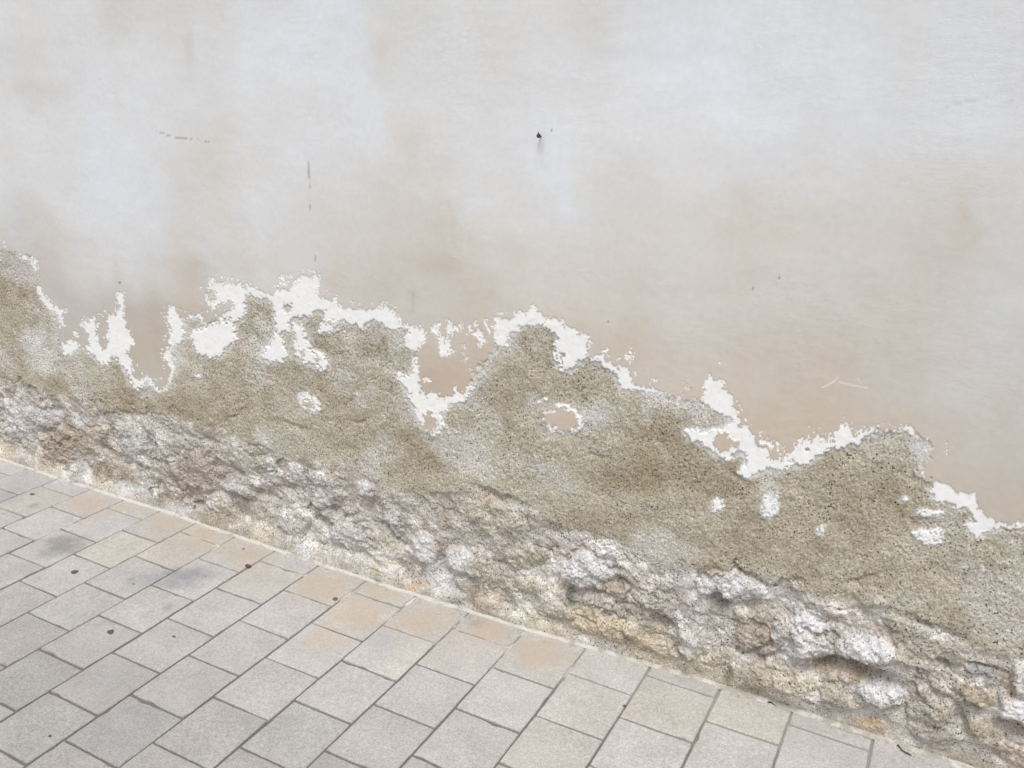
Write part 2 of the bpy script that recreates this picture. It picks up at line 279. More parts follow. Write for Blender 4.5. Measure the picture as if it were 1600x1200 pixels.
# ragged edges: jitter the lookup
jx = fbm(XX * 90, ZZ * 90, 4, 1, .65); jy = fbm(XX * 90, ZZ * 90, 4, 5, .65)
jx2 = fbm(XX * 25, ZZ * 25, 3, 9); jy2 = fbm(XX * 25, ZZ * 25, 3, 12)
jv = fbm(XX * 230, ZZ * 75, 3, 17, .7); jh = fbm(XX * 240, ZZ * 240, 2, 19, .7)
ax = PX + jx * 8 + jx2 * 4; ay = PY + jy * 9 + jy2 * 4 + jv * 13 * ss(-.2, .4, fbm(XX * 6, ZZ * 6, 2, 27))
paint_v = sample(imgs['paint'], ax, ay)
near = sample(imgs['near'], PX, PY); near2 = sample(imgs['near2'], PX, PY)
fleck = fbm(XX * 170, ZZ * 110, 2, 21, .6)
edgeband = np.clip(1 - np.abs(near - 0.80) / 0.20, 0, 1)
paint_v = paint_v - ss(.33, .42, fleck) * edgeband * 0.75 * ss(-.1, .2, fbm(XX * 8, ZZ * 8, 3, 179)) + jh * .10 * (edgeband > 0)
P = ss(.40, .60, paint_v)
white_v = sample(imgs['white'], PX + jx * 8 + jx2 * 4, PY + jy * 8 + jy2 * 4) + jh * .22
whsoft = sample(imgs['whsoft'], PX, PY)
wflk = fbm(XX * 150, ZZ * 150, 3, 25, .6)
white_v = white_v - ss(.20, .45, wflk) * (1 - ss(.5, .95, whsoft)) * 0.45 + ss(.30, .5, fbm(XX * 160, ZZ * 160, 2, 31, .6)) * ss(.12, .5, whsoft) * .5
softv = sample(imgs['soft'], PX + jx * 6 + jx2 * 5, PY + jy * 6 + jy2 * 5)
white_v = np.maximum(white_v, softv * .62 + .34 * wflk * (softv > .04) + jh * .2)
W = ss(.32, .66, white_v + .12 * fbm(XX * 190, ZZ * 190, 2, 207)) * (1 - P)
# everything just under the paint edge within a few mm is undercoat
W = np.maximum(W, (1 - P) * ss(.55, .75, near) * ss(-.2, .3, fbm(XX * 45, ZZ * 45, 3, 33)) )
G = 1 - np.clip(P + W, 0, 1)                       # exposed render coat and rubble
rubw = 14
RB = ss(.42, .58, sample(imgs['rub'], PX + jx2 * 22 + jx * 7, PY + jy2 * 30 + jy * 8)) * G
RBs = sample(imgs['rubs'], PX, PY)
def blobs(lst, warp=6.0):
    t = np.zeros_like(PX)
    bx = PX + jx2 * warp + jx * 4; by = PY + jy2 * warp + jy * 4
    for x, y, rx, ry, a in lst:
        k = (np.abs(PX - x) < rx * 2.6 + 15) & (np.abs(PY - y) < ry * 2.6 + 15)
        d = ((bx[k] - x) / rx) ** 2 + ((by[k] - y) / ry) ** 2
        t[k] = np.maximum(t[k], a * np.exp(-0.9 * d ** 1.15))
    return t
salt = blobs(SALT)
salt = np.maximum(salt, .95 * ss(.05, .42, whsoft) * ss(-.15, .25, fbm(XX * 11, ZZ * 11, 3, 183, .6)))
salt = np.maximum(salt, np.clip(softv * 1.6, 0, .95))
brown = blobs(BROWN, 12)

# --- relief (towards the street, metres)
H = np.zeros_like(PX)
H += fbm(XX * 2.2, ZZ * 2.2, 2, 40) * 4 * mm + fbm(XX * 9, ZZ * 14, 3, 44) * 0.9 * mm + fbm(XX * 28, ZZ * 44, 3, 47) * 0.22 * mm
rough = fbm(XX * 130, ZZ * 130, 3, 50, .75)
mid = fbm(XX * 32, ZZ * 32, 4, 54, .6); big = fbm(XX * 9, ZZ * 11, 4, 58, .55)
depth = 1.5 * mm * W + (1.9 * mm + 3.4 * mm * ss(.6, 0, near2)) * G
H -= depth
H += G * (rough * 1.9 * mm * (1 - .6 * W) + mid * 1.6 * mm + big * 5 * mm * ss(.6, .1, near2)) * (1 - .55 * salt)
pit = vnoise(XX * 150, ZZ * 150, 61)
H -= G * ss(.80, .93, pit) * 1.9 * mm
H += W * fbm(XX * 80, ZZ * 80, 2, 63) * .35 * mm
# rubble zone: sunk, lumpy
ridg = 1 - np.abs(fbm(XX * 14, ZZ * 18, 4, 66, .55)) * 2
lump = fbm(XX * 16, ZZ * 20, 3, 70, .5)
edge_n = .6 + .4 * fbm(XX * 3.5, ZZ * 3.5, 2, 73)
zb = ss(0, .10, ZZ)
H += RBs * G * (lump * 11 * mm + mid * 1.6 * mm + fbm(XX * 75, ZZ * 75, 3, 76, .7) * 1.3 * mm)
H -= RB * 11 * mm * ss(-.25, .45, fbm(XX * 4, ZZ * 4, 3, 73)) + RBs * G * 3 * mm
def worley(x, y, s):
    xi = np.floor(x).astype(int); yi = np.floor(y).astype(int); f1 = np.full(x.shape, 9.); f2 = f1.copy(); a = np.zeros_like(x); b = a.copy(); c = a.copy()
    for oy in (-1, 0, 1):
        for ox in (-1, 0, 1):
            cx = xi + ox; cy = yi + oy; r1 = TAB[(cy + s) & 255, (cx + s * 3) & 255]; r2 = TAB[(cx * 7 + s) & 255, (cy * 5 + s * 11) & 255]
            dx = x - cx - r1; dy = y - cy - r2; d = np.maximum(np.abs(dx) * .9 + np.abs(dy) * .45, np.abs(dy) * 1.0 + np.abs(dx) * .2)
            n_ = d < f1; f2 = np.where(n_, f1, np.minimum(f2, d)); f1 = np.where(n_, d, f1)
            h1 = TAB[(cx * 13 + s) & 255, (cy * 17 + s) & 255]
            a = np.where(n_, h1, a); b = np.where(n_, dx * (r2 - .5) + dy * (h1 - .65), b)
    return f2 - f1, a, b
wj = jx2 * .35 + jx * .10; wj2 = jy2 * .35 + jy * .10
e1, h1, t1 = worley((XX + ZZ * .25) * 15 + wj, ZZ * 21 + XX * .8 + wj2, 3)
e2, h2, t2 = worley(XX * 42 + wj * 2, ZZ * 52 + wj2 * 2, 8)
cover = ss(-.10, .35, fbm(XX * 5, ZZ * 7, 3, 187)) * .9 + .12
cov2 = ss(.05, .4, fbm(XX * 8, ZZ * 9, 3, 190)) * .8
broken = (h1 - .5) * 11 * mm + t1 * 15 * mm - 3.4 * mm * np.exp(-(e1 / .10) ** 2)
H += RBs * RB * cover * broken
H += RBs * G * cov2 * ((h2 - .5) * 3.2 * mm + t2 * 3.5 * mm - 1.8 * mm * np.exp(-(e2 / .09) ** 2))
TINT = np.zeros(PX.shape + (3,)); TW = np.zeros_like(PX); SW = np.zeros_like(PX); SID = np.zeros(PX.shape, np.int32)
dome = np.zeros_like(PX)
for i, (x, y, rx, ry, rot, h, r, g, b, wh) in enumerate(STONES):
    c, s = math.cos(math.radians(rot)), math.sin(math.radians(rot))
    rx *= 1.12; ry *= 1.12
    k = (np.abs(PX - x) < max(rx, ry) * 1.7) & (np.abs(PY - y) < max(rx, ry) * 1.7)
    dx = PX[k] - x + jx2[k] * rx * .42 + jx[k] * 3; dy = PY[k] - y + jy2[k] * ry * .42 + jy[k] * 3
    u = (dx * c + dy * s) / rx; v = (-dx * s + dy * c) / ry
    p = 1.9 + (i % 4) * .45; d = (np.abs(u) ** p + np.abs(v) ** p) ** (1 / p)
    f = np.clip(1 - d ** 3.4, 0, 1) ** .8 * (1 + .30 * mid[k] + .14 * rough[k])
    hh = h * .85 * mm * f * (1 + .22 * v)              # a little fuller at the lower edge
    rim = np.exp(-((d - 1.04) / .16) ** 2) * h * .12 * mm
    cur = dome[k]; new = np.maximum(cur, hh) - rim * (cur < hh + 1e-9) * (f < .2)
    dome[k] = new
    sid = SID[k]; sel = (hh >= cur) & (d < .93); sid[sel] = i + 1; SID[k] = sid
    w = ss(1.12, .72, d); tw = TW[k]; up = w > tw
    tt = TINT[k]; tt[up] = (r * .95, g * .945, b * .925); TINT[k] = tt; TW[k] = np.maximum(tw, w)
    sw = SW[k]; sw[up] = np.clip(wh * .92 * ss(1.35, .3, np.hypot(u, v + .25) + .5 * fbm(XX[k] * 26, ZZ[k] * 26, 3, 193))[up], 0, 1); SW[k] = sw
SID *= (RB > .3) | ((RBs > .25) & (SID > 0))
H += dome * G
for (x, y, rx, ry, rot, h) in DENTS:
    c, s = math.cos(math.radians(rot)), math.sin(math.radians(rot))
    k = (np.abs(PX - x) < max(rx, ry) * 2.4 + 8) & (np.abs(PY - y) < max(rx, ry) * 2.4 + 8)
    dx = PX[k] - x + jx2[k] * 6 + jx[k] * 3; dy = PY[k] - y + jy2[k] * 6 + jy[k] * 3
    u = (dx * c + dy * s) / (rx * 1.15); v = (-dx * s + dy * c) / (ry * 1.15)
    # sharp upper lip, soft rise below
    d = u * u + np.where(v < 0, v * v * 1.8, v * v * .45)
    H[k] -= h * (1.9 if h >= 9 else 1.3) * mm * np.exp(-d * 1.1)
# stones stay within reason and the foot of the wall meets the paving
UB = np.array([-.5, 0, .6, 1.2, 1.7, 1.9, 2.2, 2.45, 2.7, 3.0, 3.3, 5.0]); VB = np.array([.015, .019, .008, .019, .021, .017, .010, -.004, -.018, -.018, -.012, -.012])
vbase = np.interp(XX, UB, VB)
foot = ss(.075, .0, ZZ)
H = H * (1 - foot * .85) + foot * (vbase - .003)

# --- thin scratches and cracks in the paint
def seg_dist(pts):
    best = np.full(PX.shape, 1e9)
    q = np.array(pts, float)
    k = (PX > q[:, 0].min() - 12) & (PX < q[:, 0].max() + 12) & (PY > q[:, 1].min() - 12) & (PY < q[:, 1].max() + 12)
    px = PX[k] + jx[k] * 1.2; py = PY[k] + jy[k] * 1.2; bd = np.full(px.shape, 1e9)
    for a, b in zip(q[:-1], q[1:]):
        ab = b - a; t = np.clip(((px - a[0]) * ab[0] + (py - a[1]) * ab[1]) / (ab @ ab), 0, 1)
        bd = np.minimum(bd, np.hypot(px - a[0] - t * ab[0], py - a[1] - t * ab[1]))
    best[k] = bd; return best
dark_line = np.zeros_like(PX); light_line = np.zeros_like(PX)
dash = ss(.35, .6, vnoise(XX * 110, ZZ * 110, 80))
for pts, w, a in (([(245,204),(258,210),(275,215),(283,216),(300,217),(312,219),(327,222)],.7,.42),([(482,250),(483,275),(485,300),(484,330)],.8,.5),([(492,390),(493,418)],.6,.45),
                  ([(646,460),(646,488)],1.8,.13),([(1478,167),(1489,163),(1510,158),(1540,154),(1582,156)],2.2,.12),
                  ):
    d = seg_dist(pts); L0 = a * ss(w + .9, w * .3, d) * (dash if a > .3 else 1); dark_line = np.maximum(dark_line, L0)
for pts, w, a in (([(1284,606),(1296,600),(1303,597),(1309,590)],.8,.6),([(1312,597),(1325,601),(1343,604),(1356,606)],.8,.6),([(1340,590),(1346,600)],.8,.4)):
    d = seg_dist(pts); light_line = np.maximum(light_line, a * ss(w + .9, w * .3, d))
for x, y, r in ((1151,438,.8),(1176,451,.6),(1371,670,2.2),(187,442,1.8),(950,503,1.2),(1217,435,1.4),(1294,115,.7),(862,203,.9)):
    dark_line = np.maximum(dark_line, .8 * ss(r + 1, r * .4, np.hypot(PX - x, PY - y)))
for x, y, r in ((542,132,1.8),(484,185,1.6),(1099,98,1.5),(995,135,1.6)):
    light_line = np.maximum(light_line, .8 * ss(r + 1, r * .4, np.hypot(PX - x, PY - y)))
H -= P * dark_line * 1.2 * mm

# --- pigment
gl = np.array([
[214,214,207,210,213,214,209,211,212,211,212,213,213,211,210,209,208],
[209,209,213,210,214,215,210,213,214,213,214,214,214,212,211,210,209],
[213,213,213,212,213,214,214,214,216,215,215,215,214,213,211,211,210],
[211,213,213,206,212,211,209,209,213,211,209,211,210,211,208,207,207],
[198,203,210,206,209,208,206,205,209,209,209,209,208,206,206,204,203],
[190,191,188,191,198,201,199,201,203,206,205,206,205,204,203,202,200],
[186,186,186,188,190,194,188,190,196,200,201,203,202,200,201,200,199],
[188,188,188,188,190,192,190,192,196,198,197,197,198,199,198,197,196],
[188,188,188,188,190,192,190,192,196,196,196,196,196,196,195,194,193]], float)
gw = np.array([
[.9,.5,1.2,.9,.6,.0,1.2,.9,.8,1,.6,.4,.3,.8,.8,.7,.7],
[1.1,.9,.6,.8,.4,.2,1.0,.6,.5,.8,.4,.2,.4,.6,.8,.6,.5],
[.9,.6,.5,.9,.7,.6,.9,.5,.3,.5,.5,.5,.4,.4,.5,.5,.5],
[.9,.6,.3,1.4,.8,1.1,1.3,1.3,.8,1.0,1.2,1.1,1.0,1.0,1.2,1.2,.9],
[1.4,1.3,.8,1.6,1.2,1.4,1.6,1.7,1.4,1.3,1.3,1.2,1.3,1.3,1.3,1.3,1],
[2,1.9,2.3,2.4,2,2,2.1,1.9,1.8,1.7,1.6,1.4,1.4,1.4,1.3,1.3,1.2],
[2.4,2.4,2.5,2.6,2.8,2.8,3,3,2.4,2.1,2.1,2,1.8,1.6,1.3,1.2,1.2],
[2.4,2.4,2.5,2.6,2.8,2.8,3,3,2.6,2.3,2.3,2.3,2.2,2.2,2,1.8,1.5],
[2.4,2.4,2.5,2.6,2.8,2.8,3,3,2.6,2.3,2.3,2.3,2.3,2.3,2.2,2.2,2]], float)
wx = fbm(XX * 3.2, ZZ * 2.0, 3, 90); wy = fbm(XX * 3.2, ZZ * 2.0, 3, 93)
gx = np.clip((PX + wx * 75) / 100, 0, 15.999); gy = np.clip((PY + wy * 75) / 100, 0, 7.999)
def grid(g):
    xi = gx.astype(int); yi = gy.astype(int); fx = gx - xi; fy = gy - yi
    fx = fx * fx * (3 - 2 * fx); fy = fy * fy * (3 - 2 * fy)
    return (g[yi, xi] * (1 - fx) + g[yi, xi + 1] * fx) * (1 - fy) + (g[yi + 1, xi] * (1 - fx) + g[yi + 1, xi + 1] * fx) * fy
Lp = grid(gl); Wm = grid(gw)
streak = fbm(XX * 11, ZZ * 1.6, 4, 96)           # rain streaks
cloud = fbm(XX * 5, ZZ * 4, 5, 99, .6)
upper = ss(.2, 1.0, ZZ)
warmband = ss(300, 400, PY + wy * 60) * ss(520, 760, PX) * (1 - .5 * ss(1250, 1600, PX)) + ss(430, 560, PY) * ss(600, 900, PX) * .5
Wm += warmband * .5; Lp -= warmband * 2.2
Lp += streak * 1.6 * upper + cloud * 2.5; Wm += -streak * .2 * upper - cloud * .5 + fbm(XX * 9, ZZ * 6, 4, 104) * .35
def stain(x, y, rx, ry, a, warp=10):
    d = ((PX + jx2 * warp - x) / rx) ** 2 + ((PY + jy2 * warp - y) / ry) ** 2
    return a * np.exp(-d)
for x, y, rx, ry, dl, dw in ((295,70,9,35,-6,.6),(590,95,18,45,-5,.7),(180,45,40,40,-4,.5),(55,145,45,22,-7,.6),(640,220,22,40,-5,.6),(325,230,40,45,-6,.8),(710,340,12,28,-3,.4),
                             (690,410,28,22,-6,.2),(885,315,14,34,3,-1.0),(1150,305,30,30,-4,.5),(1510,330,22,50,-6,.7),(470,60,60,60,3,-.4),(1100,90,70,60,3,-.4),(130,70,45,50,3,-.4),
                             (200,260,40,60,3,-.4),(645,460,7,9,-8,.5),(1480,440,40,60,-2,.2),(1560,500,40,80,0,-.5),(848,227,2.6,12,-10,1.5),(848,250,5,16,-3,.7),(255,420,60,22,-4,.15),(330,412,60,16,-4,.4),(230,480,30,60,-4,.3),(930,30,50,30,-3,.4),(1180,330,60,60,-3,.4)):
    s_ = stain(x, y, rx, ry, 1.0, 3 if rx < 10 else 12); Lp += s_ * dl; Wm += s_ * dw
def warm(L, w):
    hi = np.maximum(w - 1, 0); R = L + 7.0 - .3 * w; Gc = L + 10.8 - 3.6 * w - 1.4 * hi ** 2; B = L + 17.0 - 9.0 * w - 2.3 * hi ** 1.8
    return np.stack([R, Gc, B], -1)
c_paint = warm(Lp - 3.0, Wm)
def C3(r, g, b): return np.array([r, g, b], float)
n1 = fbm(XX * 20, ZZ * 20, 4, 110)[..., None]; n2 = fbm(XX * 60, ZZ * 60, 3, 114)[..., None]; n3 = fbm(XX * 7, ZZ * 7, 3, 117)[..., None]
c_white = C3(246, 249, 249) + n1 * 4 + n3 * C3(1, 0, -7) - (ss(.25, .6, fbm(XX * 120, ZZ * 120, 3, 175, .7)))[..., None] * C3(26, 27, 31)
ren_grey, ren_brown, ren_pale = C3(196, 191, 179), C3(170, 160, 141), C3(206, 205, 198)
fb = np.clip(.42 + brown * .9 + n3[..., 0] * .45 - .55 * ss(.12, .6, near2), 0, 1)[..., None]
c_ren = ren_grey * (1 - fb) + ren_brown * fb + n1 * 10 + n2 * 8 - (ss(.0, .45, fbm(XX * 3.5, ZZ * 5, 4, 197, .6)))[..., None] * C3(14, 17, 22) + (ss(.0, .5, fbm(XX * 5, ZZ * 6, 4, 171, .6))[..., None]) * C3(20, 24, 32)
halo = np.clip(np.maximum(ss(.04, .42, whsoft + fbm(XX * 14, ZZ * 14, 4, 121) * .16) * .9, .6 * ss(.02, .45, near2 + fbm(XX * 9, ZZ * 9, 4, 211) * .2)), 0, .85)[..., None]
c_ren = c_ren * (1 - halo) + ren_pale * halo
c_rub = C3(190, 185, 178) + n1 * 12 + n2 * 14 + n3 * C3(2, 4, 8)
cellt = ((h1 - .5) * RBs * cover)[..., None]
c_rub = c_rub + cellt * C3(30, 30, 32)
mA = ss(.02, .5, fbm(XX * 15, ZZ * 19, 4, 160, .6))[..., None]; mB = ss(.05, .5, fbm(XX * 18, ZZ * 24, 4, 164, .6))[..., None]; mC = ss(.12, .5, fbm(XX * 12, ZZ * 14, 3, 168, .6))[..., None]
c_rub = c_rub * (1 - mA * .6) + C3(154, 146, 137) * mA * .6
c_rub = c_rub * (1 - mB * .6) + C3(216, 215, 212) * mB * .7
c_rub = c_rub * (1 - mC * .3) + C3(168, 148, 132) * mC * .3
wrub = ss(.25, .75, RBs + n1[..., 0] * .25)[..., None]
c_g = c_ren * (1 - wrub) + c_rub * wrub
tw = (TW * ss(.3, .7, RBs))[..., None]
c_g = c_g * (1 - tw * .55) + (TINT + n2 * 13 + n1 * 12) * tw * .55
sw_ = np.clip(np.maximum(salt, SW * .85) + 0, 0, 1)
rag = fbm(XX * 48, ZZ * 48, 4, 120, .7)
sa = np.clip(sw_ * ss(-.55, .8, rag * 1.2 + sw_ * 1.7 - .35 + fbm(XX * 170, ZZ * 170, 2, 122) * .5), 0, 1)[..., None]
extra = (ss(.08, .45, fbm(XX * 13, ZZ * 15, 4, 125, .6)) * RBs * .62)[..., None]
sa = np.maximum(sa, extra * ss(-.2, .4, rag)[..., None])
c_salt = C3(218, 219, 223) + n3 * 4
smax = .66 + .24 * ss(-.2, .4, fbm(XX * 22, ZZ * 22, 4, 201, .65))[..., None]
c_g = c_g * (1 - sa * smax) + c_salt * sa * smax
# ochre and cream wash low down
wash = (ss(.16, .0, ZZ) * ss(-.1, .35, fbm(XX * 6, ZZ * 9, 3, 130)))[..., None]
c_g = c_g * (1 - wash * .55) + C3(216, 206, 184) * wash * .55
# patchy darker olive tone along the foot
foot_dark = (ss(.045, .01, ZZ) * ss(-.1, .3, fbm(XX * 10, ZZ * 20, 3, 133)))[..., None]
c_g = c_g * (1 - foot_dark * .35) + C3(150, 142, 122) * foot_dark * .35
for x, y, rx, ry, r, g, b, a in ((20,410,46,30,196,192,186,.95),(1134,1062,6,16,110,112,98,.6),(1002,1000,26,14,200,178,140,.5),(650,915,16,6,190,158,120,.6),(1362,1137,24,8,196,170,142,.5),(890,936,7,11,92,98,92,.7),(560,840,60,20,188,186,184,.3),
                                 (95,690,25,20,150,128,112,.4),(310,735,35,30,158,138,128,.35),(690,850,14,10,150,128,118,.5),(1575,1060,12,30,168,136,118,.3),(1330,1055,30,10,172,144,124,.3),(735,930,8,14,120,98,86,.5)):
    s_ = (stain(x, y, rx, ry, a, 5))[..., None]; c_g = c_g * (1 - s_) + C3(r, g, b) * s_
c = c_paint * P[..., None] + c_white * W[..., None] + c_g * G[..., None]
dl = (dark_line * P)[..., None]; ll = (light_line * P)[..., None]
c = c * (1 - dl) + C3(120, 116, 110) * dl; c = c * (1 - ll) + C3(236, 233, 226) * ll
base = np.clip(lin(np.clip(c, 5, 250)) / EW, 0, .92)
GRIT = G * (1 - .35 * sa[..., 0]) * (1 - .6 * halo[..., 0])

# --- one shading recipe, driven by the vertex fields "pigment" and "grit"
def wall_material():
    k = N('weathered_wall_surface'); t = k.t
    geo = k.n('ShaderNodeTexCoord').outputs['Object']
    ca = k.n('ShaderNodeAttribute', _attribute_name='pigment'); ga = k.n('ShaderNodeAttribute', _attribute_name='grit')
    wa = k.n('ShaderNodeAttribute', _attribute_name='coat').outputs['Fac']
    grit = ga.outputs['Fac']; colr = ca.outputs['Color']
    sand = k.noise(geo, 210, 3, .75)
    sand2 = k.noise(geo, 140, 4, .65)
    # grains of aggregate: light, dark, and black pits
    v1 = k.voro(geo, 170); v2 = k.voro(geo, 125)
    sep = k.n('ShaderNodeSeparateColor', Color=v1.outputs['Color']).outputs
    sep2 = k.n('ShaderNodeSeparateColor', Color=v2.outputs['Color']).outputs
    mul = k.ramp(sand, .28, .72, .66, 1.34)
    mul = k.math('MULTIPLY', mul, k.ramp(sand2, .3, .7, .84, 1.15))
    one = k.math('ADD', k.math('MULTIPLY', k.math('SUBTRACT', mul, 1.0), grit), 1.0)
    comb = k.n('ShaderNodeCombineXYZ'); [k.link(one, comb.inputs[i]) for i in range(3)]
    c1 = k.mix(1.0, colr, comb.outputs[0], 'MULTIPLY')
    patch = k.ramp(k.noise(geo, 9, 3), .38, .62)
    dark = k.math('MULTIPLY', k.math('GREATER_THAN', sep[0], .78), k.ramp(v1.outputs['Distance'], .50, .25))
    dark = k.math('MULTIPLY', k.math('MULTIPLY', dark, grit), k.math('ADD', k.math('MULTIPLY', patch, .6), .42))
    c2 = k.mix(dark, c1, (.10, .08, .058, 1))
    pitm = k.math('MULTIPLY', k.math('GREATER_THAN', sep2[1], .925), k.ramp(v2.outputs['Distance'], .34, .18))
    pitm = k.math('MULTIPLY', k.math('MULTIPLY', pitm, grit), .85)
    c3 = k.mix(pitm, c2, (.045, .038, .03, 1))
    lite = k.math('MULTIPLY', k.math('GREATER_THAN', sep[2], .86), k.ramp(v1.outputs['Distance'], .4, .22))
    c4 = k.mix(k.math('MULTIPLY', k.math('MULTIPLY', lite, grit), .5), c3, (.66, .62, .54, 1))
    # paint: faint mottling
    pm = k.ramp(k.noise(geo, 60, 4, .6), .3, .7, .975, 1.02)
    comb2 = k.n('ShaderNodeCombineXYZ'); [k.link(pm, comb2.inputs[i]) for i in range(3)]
    c5 = k.mix(1.0, c4, comb2.outputs[0], 'MULTIPLY')
    k.link(c5, k.b.inputs['Base Color'])
    # relief: grains on bare render, trowel drags and blisters on paint
    hg = k.math('ADD', k.math('MULTIPLY', sand, 1.0), k.math('MULTIPLY', pitm, -1.2))
    nb = k.bump(k.math('MULTIPLY', hg, grit), .0032, 1.0)
    drag = k.noise(k.scaled(geo, (1.0, 1.0, 2.4)), 26, 4, .62)
    drag2 = k.noise(k.scaled(geo, (1.0, 1.0, 1.6)), 150, 3, .6)
    blis = k.ramp(k.noise(geo, 95, 2), .60, .74)
    mask = k.ramp(k.noise(geo, 3.4, 4), .42, .62, .25, 1.15)
    hp = k.math('ADD', k.math('MULTIPLY', drag, 1.1), k.math('ADD', k.math('MULTIPLY', drag2, .35), k.math('MULTIPLY', blis, .30)))
    hp = k.math('MULTIPLY', k.math('MULTIPLY', hp, mask), wa)
    nb2 = k.bump(hp, .00055, 1.0, nb)
    k.link(nb2, k.b.inputs['Normal'])
    k.link(k.math('SUBTRACT', .95, k.math('MULTIPLY', wa, .12)), k.b.inputs['Roughness'])
    return k.m
WALL_MAT = wall_material()

# --- smooth normals of the whole relief so that pieces meet without seams
WX = 1.55
Y = -H
dHx = np.gradient(Y, axis=1) / np.gradient(XX, axis=1); dHz = np.gradient(Y, axis=0) / np.gradient(ZZ, axis=0)
NRM = np.stack([dHx, -np.ones_like(Y), dHz], -1); NRM /= np.linalg.norm(NRM, axis=-1, keepdims=True)
VERT = np.stack([XX - WX, Y, ZZ], -1).reshape(-1, 3).astype(np.float32)
NRMf = NRM.reshape(-1, 3).astype(np.float32)
BASEf = np.concatenate([base.reshape(-1, 3), np.ones((NR * NC, 1))], 1).astype(np.float32)
GRf = GRIT.reshape(-1).astype(np.float32); CTf = (P * 1.0 + W * .35).reshape(-1).astype(np.float32)

cls = np.where(P >= .5, 0, np.where(W >= .5, 1, np.where(RB >= .5, 3, 2)))
cls = np.where((SID > 0) & (cls >= 2), 10 + SID, cls)
q = cls[:-1, :-1]                                   # class of each quad
def components(mask):
    lab = np.zeros(mask.shape, np.int32); parent = [0]
    def find(a):
        while parent[a] != a: parent[a] = parent[parent[a]]; a = parent[a]
        return a
    prev = []
    for r in range(mask.shape[0]):
        row = mask[r]; d = np.diff(np.concatenate([[0], row.astype(np.int8), [0]]))
        st = np.flatnonzero(d == 1); en = np.flatnonzero(d == -1); cur = []; j = 0
        for a, b in zip(st, en):
            l = 0
            while j < len(prev) and prev[j][1] <= a: j += 1
            jj = j
            while jj < len(prev) and prev[jj][0] < b:
                p_ = find(prev[jj][2])
                if l == 0: l = p_
                elif p_ != l: parent[p_] = l
                jj += 1
            if l == 0: parent.append(len(parent)); l = len(parent) - 1
            cur.append((a, b, l)); lab[r, a:b] = l
        prev = cur
    fl = np.array([find(i) for i in range(len(parent))]); return fl[lab]
def submesh(name, rr, cc, parent, kind=None, label=None):
    i0 = (rr * NC + cc); quads = np.stack([i0, i0 + 1, i0 + NC + 1, i0 + NC], 1)
    u, inv = np.unique(quads.reshape(-1), return_inverse=True); inv = inv.reshape(-1)
    me = bpy.data.meshes.new(name); nq = len(rr)
    me.vertices.add(len(u)); me.vertices.foreach_set('co', VERT[u].reshape(-1))
    me.loops.add(nq * 4); me.loops.foreach_set('vertex_index', inv.astype(np.int32))
    me.polygons.add(nq); me.polygons.foreach_set('loop_start', np.arange(0, nq * 4, 4, dtype=np.int32))
    try: me.polygons.foreach_set('loop_total', np.full(nq, 4, np.int32))
    except Exception: pass
    me.polygons.foreach_set('use_smooth', np.ones(nq, bool))
    me.update(calc_edges=True)
    a = me.attributes.new('pigment', 'FLOAT_COLOR', 'POINT'); a.data.foreach_set('color', BASEf[u].reshape(-1))
    a = me.attributes.new('grit', 'FLOAT', 'POINT'); a.data.foreach_set('value', GRf[u])
    a = me.attributes.new('coat', 'FLOAT', 'POINT'); a.data.foreach_set('value', CTf[u])
    me.normals_split_custom_set_from_vertices(NRMf[u].tolist() if nq < 0 else NRMf[u])
    o = link(name, me, WALL_MAT, parent); tag(o, label, kind=kind); return o
wall = empty('weathered_wall', (WX, 0, 0))
tag(wall, 'old street wall with peeling beige paint above crumbling render and rubble stone', 'wall')
for code, big_name, small_name, speck_name, lim in ((0, 'paint_coat', 'paint_island', 'paint_fleck', 60), (1, 'limewash_patch', 'limewash_patch', 'limewash_fleck', 70)):
    lab = components(q == code); ids, cnt = np.unique(lab[lab > 0], return_counts=True)
    order = np.argsort(-cnt); small = []
    for n_, o_ in enumerate(order):
        if cnt[o_] < lim: small.append(ids[o_]); continue
        rr, cc = np.nonzero(lab == ids[o_])
        submesh(big_name if n_ == 0 else small_name, rr, cc, wall)
    if small:
        rr, cc = np.nonzero(np.isin(lab, small)); submesh(speck_name, rr, cc, wall, kind='stuff')
rr, cc = np.nonzero(q == 2); submesh('render_coat', rr, cc, wall, label='brown sandy render coat laid bare under the paint')
rr, cc = np.nonzero(q == 3); submesh('rubble_mortar', rr, cc, wall, label='grey crumbling mortar between the rubble stones')
for i in range(len(STONES)):
    rr, cc = np.nonzero(q == 11 + i)
    if len(rr) > 12: submesh('rubble_stone', rr, cc, wall)
# masonry body behind the skin
core_mat = simple_mat('masonry', (170, 160, 145))
def box(x0, x1, y0, y1, z0, z1):
    v = [(x, y, z) for x in (x0, x1) for y in (y0, y1) for z in (z0, z1)]
    return v, [(0, 1, 3, 2), (4, 6, 7, 5), (0, 4, 5, 1), (2, 3, 7, 6), (0, 2, 6, 4), (1, 5, 7, 3)]
v, f = box(X_L - WX, X_R - WX, .06, .46, -.1, Z_T)
link('masonry_body', pymesh('masonry_body', v, f), core_mat, wall)
v, f = box(X_L - WX - .02, X_R - WX + .02, -.03, .49, Z_T, Z_T + .06)
link('coping', pymesh('coping', v, f), core_mat, wall)
v, f = box(X_L - WX - .012, X_L - WX, -.004, .06, -.1, Z_T); link('end_face', pymesh('end_face', v, f), core_mat, wall)
v, f = box(X_R - WX, X_R - WX + .012, -.004, .06, -.1, Z_T); link('end_face', pymesh('end_face', v, f), core_mat, wall)

